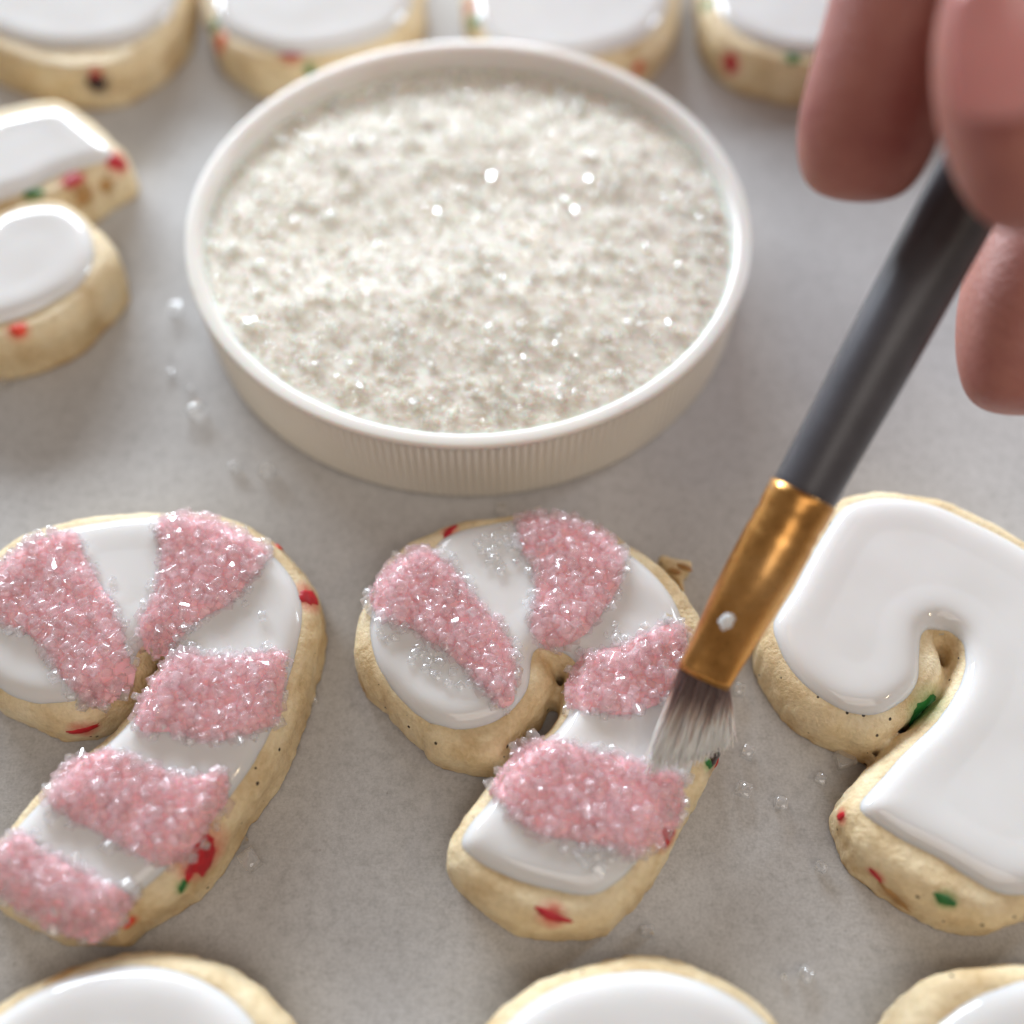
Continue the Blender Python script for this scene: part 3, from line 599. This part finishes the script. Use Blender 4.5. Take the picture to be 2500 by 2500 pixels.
V, Fc = lathe_ring([(44.35, 13.3), (44.8, 13.45), (44.98, 13.7), (45.0, 14.4), (44.93, 14.55), (44.7, 14.62), (43.2, 14.58), (42.85, 14.45), (42.55, 14.1), (42.3, 13.2), (41.9, 12.2), (41.6, 10.0), (41.5, 5), (41.4, 1.6)], 360)
offset_child(link('rim', fast_mesh('rim', V, Fc), M_rim), lid)
V, Fc = lathe_ring([(41.45, 1.7), (30, 1.6), (15, 1.6), (0.01, 1.6), (0.01, 0.3), (43.3, 0.3)], 180)
offset_child(link('lid_floor', fast_mesh('lid_floor', V, Fc), M_lid), lid)

# ------------------------------------------------------------------ sugar in the lid
def pile_h(x, y):
    u, v = (x-LX)/41.5, (y-LY)/41.5
    h = 12.9-1.7*np.clip(v, -1, 1)-0.3*v*v
    h += 1.3*np.exp(-((u+0.1)**2/0.35+(v+0.62)**2/0.05))        # ridge near the front
    h -= 1.0*np.exp(-((u-0.15)**2/0.12+(v-0.15)**2/0.05))
    h -= 0.7*np.exp(-((u+0.45)**2/0.06+(v+0.1)**2/0.05))
    h += 0.8*np.exp(-((u-0.5)**2/0.08+(v-0.3)**2/0.08))
    h += 0.5*np.exp(-((u+0.55)**2/0.05+(v-0.45)**2/0.08))
    r = np.sqrt(u*u+v*v); return np.minimum(h-0.2*np.clip((r-0.90)/0.1, 0, 1)**1.5, 13.9)
nr, na = 110, 420
rr = np.sqrt(np.linspace(0.000001, 1, nr))*42.45; aa = np.arange(na)*2*np.pi/na
RRg, AAg = np.meshgrid(rr, aa, indexing='ij'); X = LX+RRg*np.cos(AAg); Y = LY+RRg*np.sin(AAg); Z = pile_h(X, Y)
nzv = np.array([0.26*noise.noise(Vector((x*0.22, y*0.22, 7)))+0.03*noise.noise(Vector((x*1.0, y*1.0, 1)))+0.03*noise.noise(Vector((x*2.1, y*2.1, 3))) for x, y in zip(X.ravel(), Y.ravel())]).reshape(X.shape)
Z = Z+nzv
i, j = np.meshgrid(np.arange(nr-1), np.arange(na), indexing='ij'); j2 = (j+1) % na
Fc = np.stack([i*na+j, (i+1)*na+j, (i+1)*na+j2, i*na+j2], -1).reshape(-1, 4)
V = np.stack([X, Y, Z], -1).reshape(-1, 3)
V = np.vstack([V, [[LX, LY, Z[0].mean()]]])
bed_me = fast_mesh('sugar', V, Fc)
sugar = empty('sugar', (LX, LY, 1.6), 'heap of clear sparkling sugar crystals filling the white lid', 'sugar'); sugar['kind'] = 'stuff'
bed = offset_child(link('sugar_bed', bed_me, M_pile), sugar); bed['kind'] = 'stuff'
n = 11000
r = np.sqrt(rng.uniform(0, 1, n))*42.0; a = rng.uniform(0, 2*np.pi, n); x = LX+r*np.cos(a); y = LY+r*np.sin(a)
z = pile_h(x, y)+np.array([0.26*noise.noise(Vector((p*0.22, q*0.22, 7)))+0.03*noise.noise(Vector((p, q, 1)))+0.03*noise.noise(Vector((p*2.1, q*2.1, 3))) for p, q in zip(x, y)])
S = rng.choice([0.34, 0.45, 0.6], n, p=[.5, .35, .15])*rng.uniform(.85, 1.15, n)
o = crystals('fine_crystals', np.column_stack([x, y, z+rng.uniform(-0.20, 0.03, n)]), S, M_cr_pile, None, (BV, BF)); offset_child(o, sugar); o['kind'] = 'stuff'
n = 520
r = np.sqrt(rng.uniform(0, 1, n))*40.5; a = rng.uniform(0, 2*np.pi, n); x = LX+r*np.cos(a); y = LY+r*np.sin(a)
o = crystals('coarse_crystals', np.column_stack([x, y, pile_h(x, y)+0.22+rng.uniform(0, .3, n)]), rng.uniform(0.7, 1.15, n), M_cr_coarse); offset_child(o, sugar); o['kind'] = 'stuff'

# ------------------------------------------------------------------ loose crystals on the parchment
loose = [(430, 757, 1.5, 'bright crystal alone on the parchment left of the lid rim'), (419, 911, .7, 'tiny crystal below the bright one left of the lid'),
 (466, 948, .6, 'tiny crystal beside the lower left of the lid wall'), (482, 1005, 1.5, 'large clear crystal just off the lower left of the lid'),
 (574, 1143, 1.0, 'smaller crystal of the pair between the lid and the left cookie'), (653, 1152, 1.4, 'larger crystal of the pair between the lid and the left cookie'),
 (1222, 1246, 1.1, 'crystal on parchment between lid wall and middle cookie top'), (766, 1711, .8, 'small crystal on parchment right of the left cookie stem'),
 (590, 2051, .9, 'upper crystal of two beside the lower stem of the left cookie'), (611, 2102, 1.4, 'large square crystal beside the lower stem of the left cookie'),
 (101, 2259, 1.4, 'long clear crystal under the bottom end of the left cookie'), (135, 2250, .8, 'little crystal right below the last stripe of the left cookie'),
 (1805, 1685, 1.1, 'crystal right next to the brush bristles and ferrule'), (1826, 1838, 1.2, 'shiny crystal right of the black candy bit of the middle cookie'),
 (1815, 1928, 1.2, 'crystal between middle and right cookies with a long shadow'), (1906, 1960, 1.1, 'crystal midway between middle cookie and right cookie stem'),
 (2062, 1854, 1.6, 'largest crystal, touching the hook of the right cookie'), (2100, 1850, .7, 'tiny crystal against the right cookie stem notch'),
 (2003, 1902, .8, 'faint crystal below the hook of the right cookie'), (2004, 2117, .9, 'small crystal left of the stem end of the right cookie'),
 (1579, 2274, 1.1, 'crystal right below the stem end of the middle cookie'), (1967, 2377, 1.0, 'crystal above the gap of the middle and right near cookies'),
 (1913, 2385, .5, 'faint grain left of the crystal between the near cookies'), (12, 938, 1.1, 'faint crystals by the left frame edge below the round ended cookie'), (1820, 1372, 0.9, 'crystal stuck beside the brown flap of the middle cookie')]
loose.pop()
for (a, b, s, lab) in loose:
    p = at(a, b, 0.42*s); s *= 1.32; o = one_crystal((p[0], p[1], 0.44*s-0.05), s, flat=True)
    tag(o, lab, 'sugar crystal', 'loose sugar crystals on the parchment')

# ------------------------------------------------------------------ brush
ZJ = 33.0
J = at(1961, 1205, ZJ)                       # handle meets ferrule
zE = 19.0; E_ = at(1717, 1655, zE)           # end of ferrule
ax = (J-E_); FL = np.linalg.norm(ax); ax /= FL
brush = empty('paint_brush', at(1735, 1850, 10), 'flat brush with dark grey handle and copper ferrule resting on the middle cookie', 'brush')
side = RR-ax*(RR@ax); side /= np.linalg.norm(side)              # wide direction of the flat end
tilt = np.cross(ax, side); tilt /= np.linalg.norm(tilt)
ang = math.radians(6); s2 = side*math.cos(ang)+tilt*math.sin(ang); t2 = -side*math.sin(ang)+tilt*math.cos(ang); side, tilt = s2, t2
def loft(rows, n=48, cap0=False, cap1=False):
    """rows: (point, half width, half depth, squareness)"""
    a = np.arange(n)*2*np.pi/n; V = []; Fc = []
    for (c, ra, rb, sq) in rows:
        ca, sa = np.cos(a), np.sin(a); e = 2/(2+sq)
        u = np.sign(ca)*np.abs(ca)**e*ra; v = np.sign(sa)*np.abs(sa)**e*rb
        V.append(c+u[:, None]*side+v[:, None]*tilt)
    k = len(rows); i = np.arange(n); j = (i+1) % n
    for s in range(k-1): Fc += [tuple(q) for q in np.stack([s*n+i, s*n+j, (s+1)*n+j, (s+1)*n+i], 1)]
    if cap0: Fc.append(tuple(range(n-1, -1, -1)))
    if cap1: Fc.append(tuple((k-1)*n+i))
    return mesh('loft', np.concatenate(V), Fc)
q = lambda t: E_+ax*t
depJ = (J-CC)@DD; depE = (E_-CC)@DD
RJ = 0.5*168*depJ/F; RE = 0.5*138*depE/F
rows = []
for t in np.linspace(0, 1, 30):
    f = max(0, min(1, t/0.62)); f = f*f*(3-2*f)
    ra = RE*(1-f)*1.0+RJ*1.02*f; rb = 1.75*(1-f)+RJ*1.02*f; 
    cr = 1.0
    for tc in (0.80, 0.86): cr -= 0.045*math.exp(-((t-tc)/0.012)**2)
    rows.append((q(t*FL), ra*cr, rb*cr, 0.8*(1-f)))
rows.insert(0, (q(0.35), RE*0.93, 1.6, .8)); rows.insert(0, (q(2.0), RE*0.90, 1.5, .8)); rows.append((q(FL+0.15), RJ*0.95, RJ*0.95, 0))
o = offset_child(link('ferrule', loft(rows[1:] if False else rows, 64), M_ferrule), brush)
def hr(t):
    return RJ*(0.955+0.05*min(1, t/15)+0.10*math.sin(min(1, max(0, t-8)/70)*math.pi)) if t < 78 else RJ*max(0.25, 1.005-(t-78)/110)
rows = [(q(FL-1.0), RJ*.9, RJ*.9, 0), (q(FL-0.05), RJ*0.93, RJ*0.93, 0)]+[(q(FL+t), hr(t)*(0.985 if t < 0.3 else 1), hr(t)*(0.985 if t < 0.3 else 1), 0) for t in (0.0, 0.3, 1, 3, 6, 10, 15, 20, 27, 35, 45, 55, 65, 78, 90, 110, 130, 150)]
offset_child(link('handle', loft(rows, 64, True, True), M_handle), brush)
# white smear of icing on the ferrule
pm = at(1752, 1500, 26.0); v = ray(1752, 1500); 
# nearest point on ferrule surface towards the camera
tt = np.dot((at(1752, 1500, 25.0)-E_), ax); cpt = q(tt); off = at(1752, 1500, cpt[2]+2.5)-cpt; off -= ax*(off@ax)
on = off/np.linalg.norm(off); ns = (-DD)*0.55+on*0.6; ns -= ax*(ns@ax); ns /= np.linalg.norm(ns)
blob(cpt+ns*3.35, ns, 1.9, M_icing, brush, 'icing_smear', squash=.45, stretch=(0.85, 1.1))
# bristles
def tubes(paths, rad, name):
    n, k, _ = paths.shape; V = np.empty((n, k, 3, 3)); 
    T = np.gradient(paths, axis=1); T /= np.linalg.norm(T, axis=2)[:, :, None]+1e-9
    ref = np.array([0.31, 0.22, 0.92]); U = np.cross(T, ref); U /= np.linalg.norm(U, axis=2)[:, :, None]; W = np.cross(T, U)
    for c in range(3):
        an = c*2*np.pi/3; V[:, :, c] = paths+(math.cos(an)*U+math.sin(an)*W)*rad[:, :, None]
    base = (np.arange(n)*k*3)[:, None, None]+(np.arange(k-1)*3)[None, :, None]
    c0 = np.arange(3)[None, None]; c1 = (np.arange(3)+1)[None, None] % 3
    Fc = np.stack([base+c0, base+c1, base+3+c1, base+3+c0], -1).reshape(-1, 4)
    me = fast_mesh(name, V.reshape(-1, 3), Fc)
    at_ = me.attributes.new('along', 'FLOAT', 'POINT'); al = (np.broadcast_to(np.linspace(0, 1, k)[None, :, None], (n, k, 3))+rng.normal(scale=0.09, size=n)[:, None, None]).astype(np.float32).ravel()
    at_.data.foreach_set('value', al); return me
nb, kb = 3200, 9
u = rng.uniform(-1, 1, nb); v = rng.uniform(-1, 1, nb); ok = (np.abs(u)**2.8+np.abs(v)**2.8) < 1; u, v = u[ok], v[ok]; nb = len(u)
tipc = at(1678, 1862, 10.4); L_, R_ = at(1578, 1868, 10.4), at(1775, 1812, 10.4)
T = np.linspace(0, 1, kb); paths = np.empty((nb, kb, 3))
start = E_+ax*0.8+u[:, None]*side*RE*0.93+v[:, None]*tilt*1.55
clump = np.array([noise.noise(Vector((a*3.2, b*2, 0))) for a, b in zip(u, v)]); 
tu = u+0.30*clump+rng.normal(scale=0.11, size=nb)
tip = tipc+(R_-L_)*0.5*tu[:, None]+(at(1694, 1818, 10.4)-tipc)*v[:, None]*0.7
ln = rng.uniform(0.76, 1.0, nb)*(0.97-0.05*np.abs(u)); ln[rng.uniform(0, 1, nb) < .25] *= rng.uniform(.72, .9)
mid = start*0.5+tip*0.5+(-ax)*0.5+u[:, None]*side*0.35
for i_, t in enumerate(T):
    s = (t*ln)[:, None]; paths[:, i_] = start*(1-s)**2+2*s*(1-s)*mid+s**2*tip
paths[:, :, 2] = np.maximum(paths[:, :, 2], 10.25+rng.uniform(0, .25, nb)[:, None]*np.ones(kb)[None])
rad = np.broadcast_to(np.interp(T, [0, .5, 1], [.075, .064, .046])[None], (nb, kb))
o = offset_child(link('bristles', tubes(paths, rad, 'bristles'), M_bristle), brush); tag(o, kind='stuff')
# stray hair at the handle joint
h0 = at(1880, 1180, J[2]+1); 
hp = np.array([[at(1893, 1150, J[2]+2), at(1882, 1162, J[2]+2), at(1880, 1178, J[2]+2), at(1886, 1195, J[2]+1.5), at(1900, 1207, J[2]+1)]])
o = offset_child(link('stray_hair', tubes(hp, np.full((1, 5), 0.05), 'stray_hair'), M_bristle), brush)

# ------------------------------------------------------------------ hand
def hand():
    pts, rad, edges = [], [], []
    def add(p, r, prev=None):
        pts.append(np.asarray(p, float)); rad.append(r)
        if prev is not None: edges.append((prev, len(pts)-1))
        return len(pts)-1
    wrist = add(atd(4300, -1500, 125), 24)
    palm = add(atd(3650, -1100, 122), 25, wrist)
    palm2 = add(atd(3200, -850, 118), 20, palm)
    # thumb: in front of the handle
    a = add(atd(3500, -500, 103), 13, palm); a = add(atd(3000, -420, 97), 11.5, a); a = add(atd(2660, -180, 93), 10.8, a); a = add(atd(2545, 60, 92), 10.6, a); a = add(atd(2560, 290, 93), 10.0, a); a = add(atd(2596, 470, 95), 8.4, a); a = add(atd(2608, 560, 96), 4.6, a)
    # index: left of the handle
    a = add(atd(2750, -850, 106), 9.5, palm2); a = add(atd(2330, -560, 100), 8.8, a); a = add(atd(2270, -170, 107), 8.8, a); a = add(atd(2185, 120, 110), 8.3, a); a = add(atd(2118, 300, 113), 8.1, a); a = add(atd(2096, 420, 115), 7.2, a); a = add(atd(2084, 500, 116), 4.4, a)
    # middle: under and right of the handle
    a = add(atd(3000, -500, 126), 9.5, palm2); a = add(atd(2720, 0, 128), 8.8, a); a = add(atd(2610, 400, 127), 8.2, a); a = add(atd(2510, 700, 125), 8.2, a); a = add(atd(2492, 820, 124), 8.0, a); a = add(atd(2484, 935, 124), 7.0, a); a = add(atd(2478, 1020, 124), 4.4, a)
    # ring and little finger curl away to the right, outside the frame
    a = add(atd(3400, -450, 132), 9.5, palm2); a = add(atd(3150, 100, 134), 8.6, a); a = add(atd(3000, 560, 130), 7.8, a); a = add(atd(2930, 800, 127), 6.6, a)
    a = add(atd(3750, -400, 132), 8.5, palm); a = add(atd(3600, 150, 132), 7.4, a); a = add(atd(3450, 520, 128), 6.4, a); a = add(atd(3380, 700, 126), 5.6, a)
    me = bpy.data.meshes.new('hand'); me.from_pydata([tuple(p*MM) for p in pts], edges, []); me.update()
    o = bpy.data.objects.new('hand_tmp', me); col.objects.link(o)
    sk = o.modifiers.new('skin', 'SKIN'); sk.use_smooth_shade = True; sk.branch_smoothing = 0.6
    for i_, r_ in enumerate(rad): me.skin_vertices[0].data[i_].radius = (r_*MM, r_*MM)
    me.skin_vertices[0].data[0].use_root = True
    sb = o.modifiers.new('sub', 'SUBSURF'); sb.levels = 3; sb.render_levels = 3
    dg = bpy.context.evaluated_depsgraph_get(); new = bpy.data.meshes.new_from_object(o.evaluated_get(dg)); bpy.data.objects.remove(o)
    new.name = 'hand'
    h = link('hand', new, M_skin)
    tag(h, 'hand reaching in from the top right, thumb and fingers pinching the brush handle', 'hand')
    return h
hand_o = hand()
def nail(tipc, up, out, wd, ln_, name):
    """a curved plate: tipc centre, up = towards fingertip, out = normal"""
    up = up/np.linalg.norm(up); out = out-up*(out@up); out /= np.linalg.norm(out); sd = np.cross(up, out); V = []; nu, nv = 13, 11
    for a in range(nu):
        for b in range(nv):
            x_ = (b/(nv-1)-.5)*2; y_ = (a/(nu-1)-.5)*2; wx = wd*(1-0.25*max(0, abs(y_)-0.4)**1.5)
            V.append(tipc+sd*x_*wx+up*y_*ln_*(1-0.15*x_*x_)-out*(0.33*wd*x_*x_+0.06*ln_*y_*y_))
    Fc = [(a*nv+b, a*nv+b+1, (a+1)*nv+b+1, (a+1)*nv+b) for a in range(nu-1) for b in range(nv-1)]
    o = link(name, mesh(name, V, Fc), M_nail, hand_o); md = o.modifiers.new('s', 'SOLIDIFY'); md.thickness = 0.0005
    return o

tn = atd(2500, 105, 82.6); nail(tn, atd(2530, 400, 86)-atd(2520, 0, 82), -DD-0.2*RR, 5.2, 5.6, 'thumb_nail')
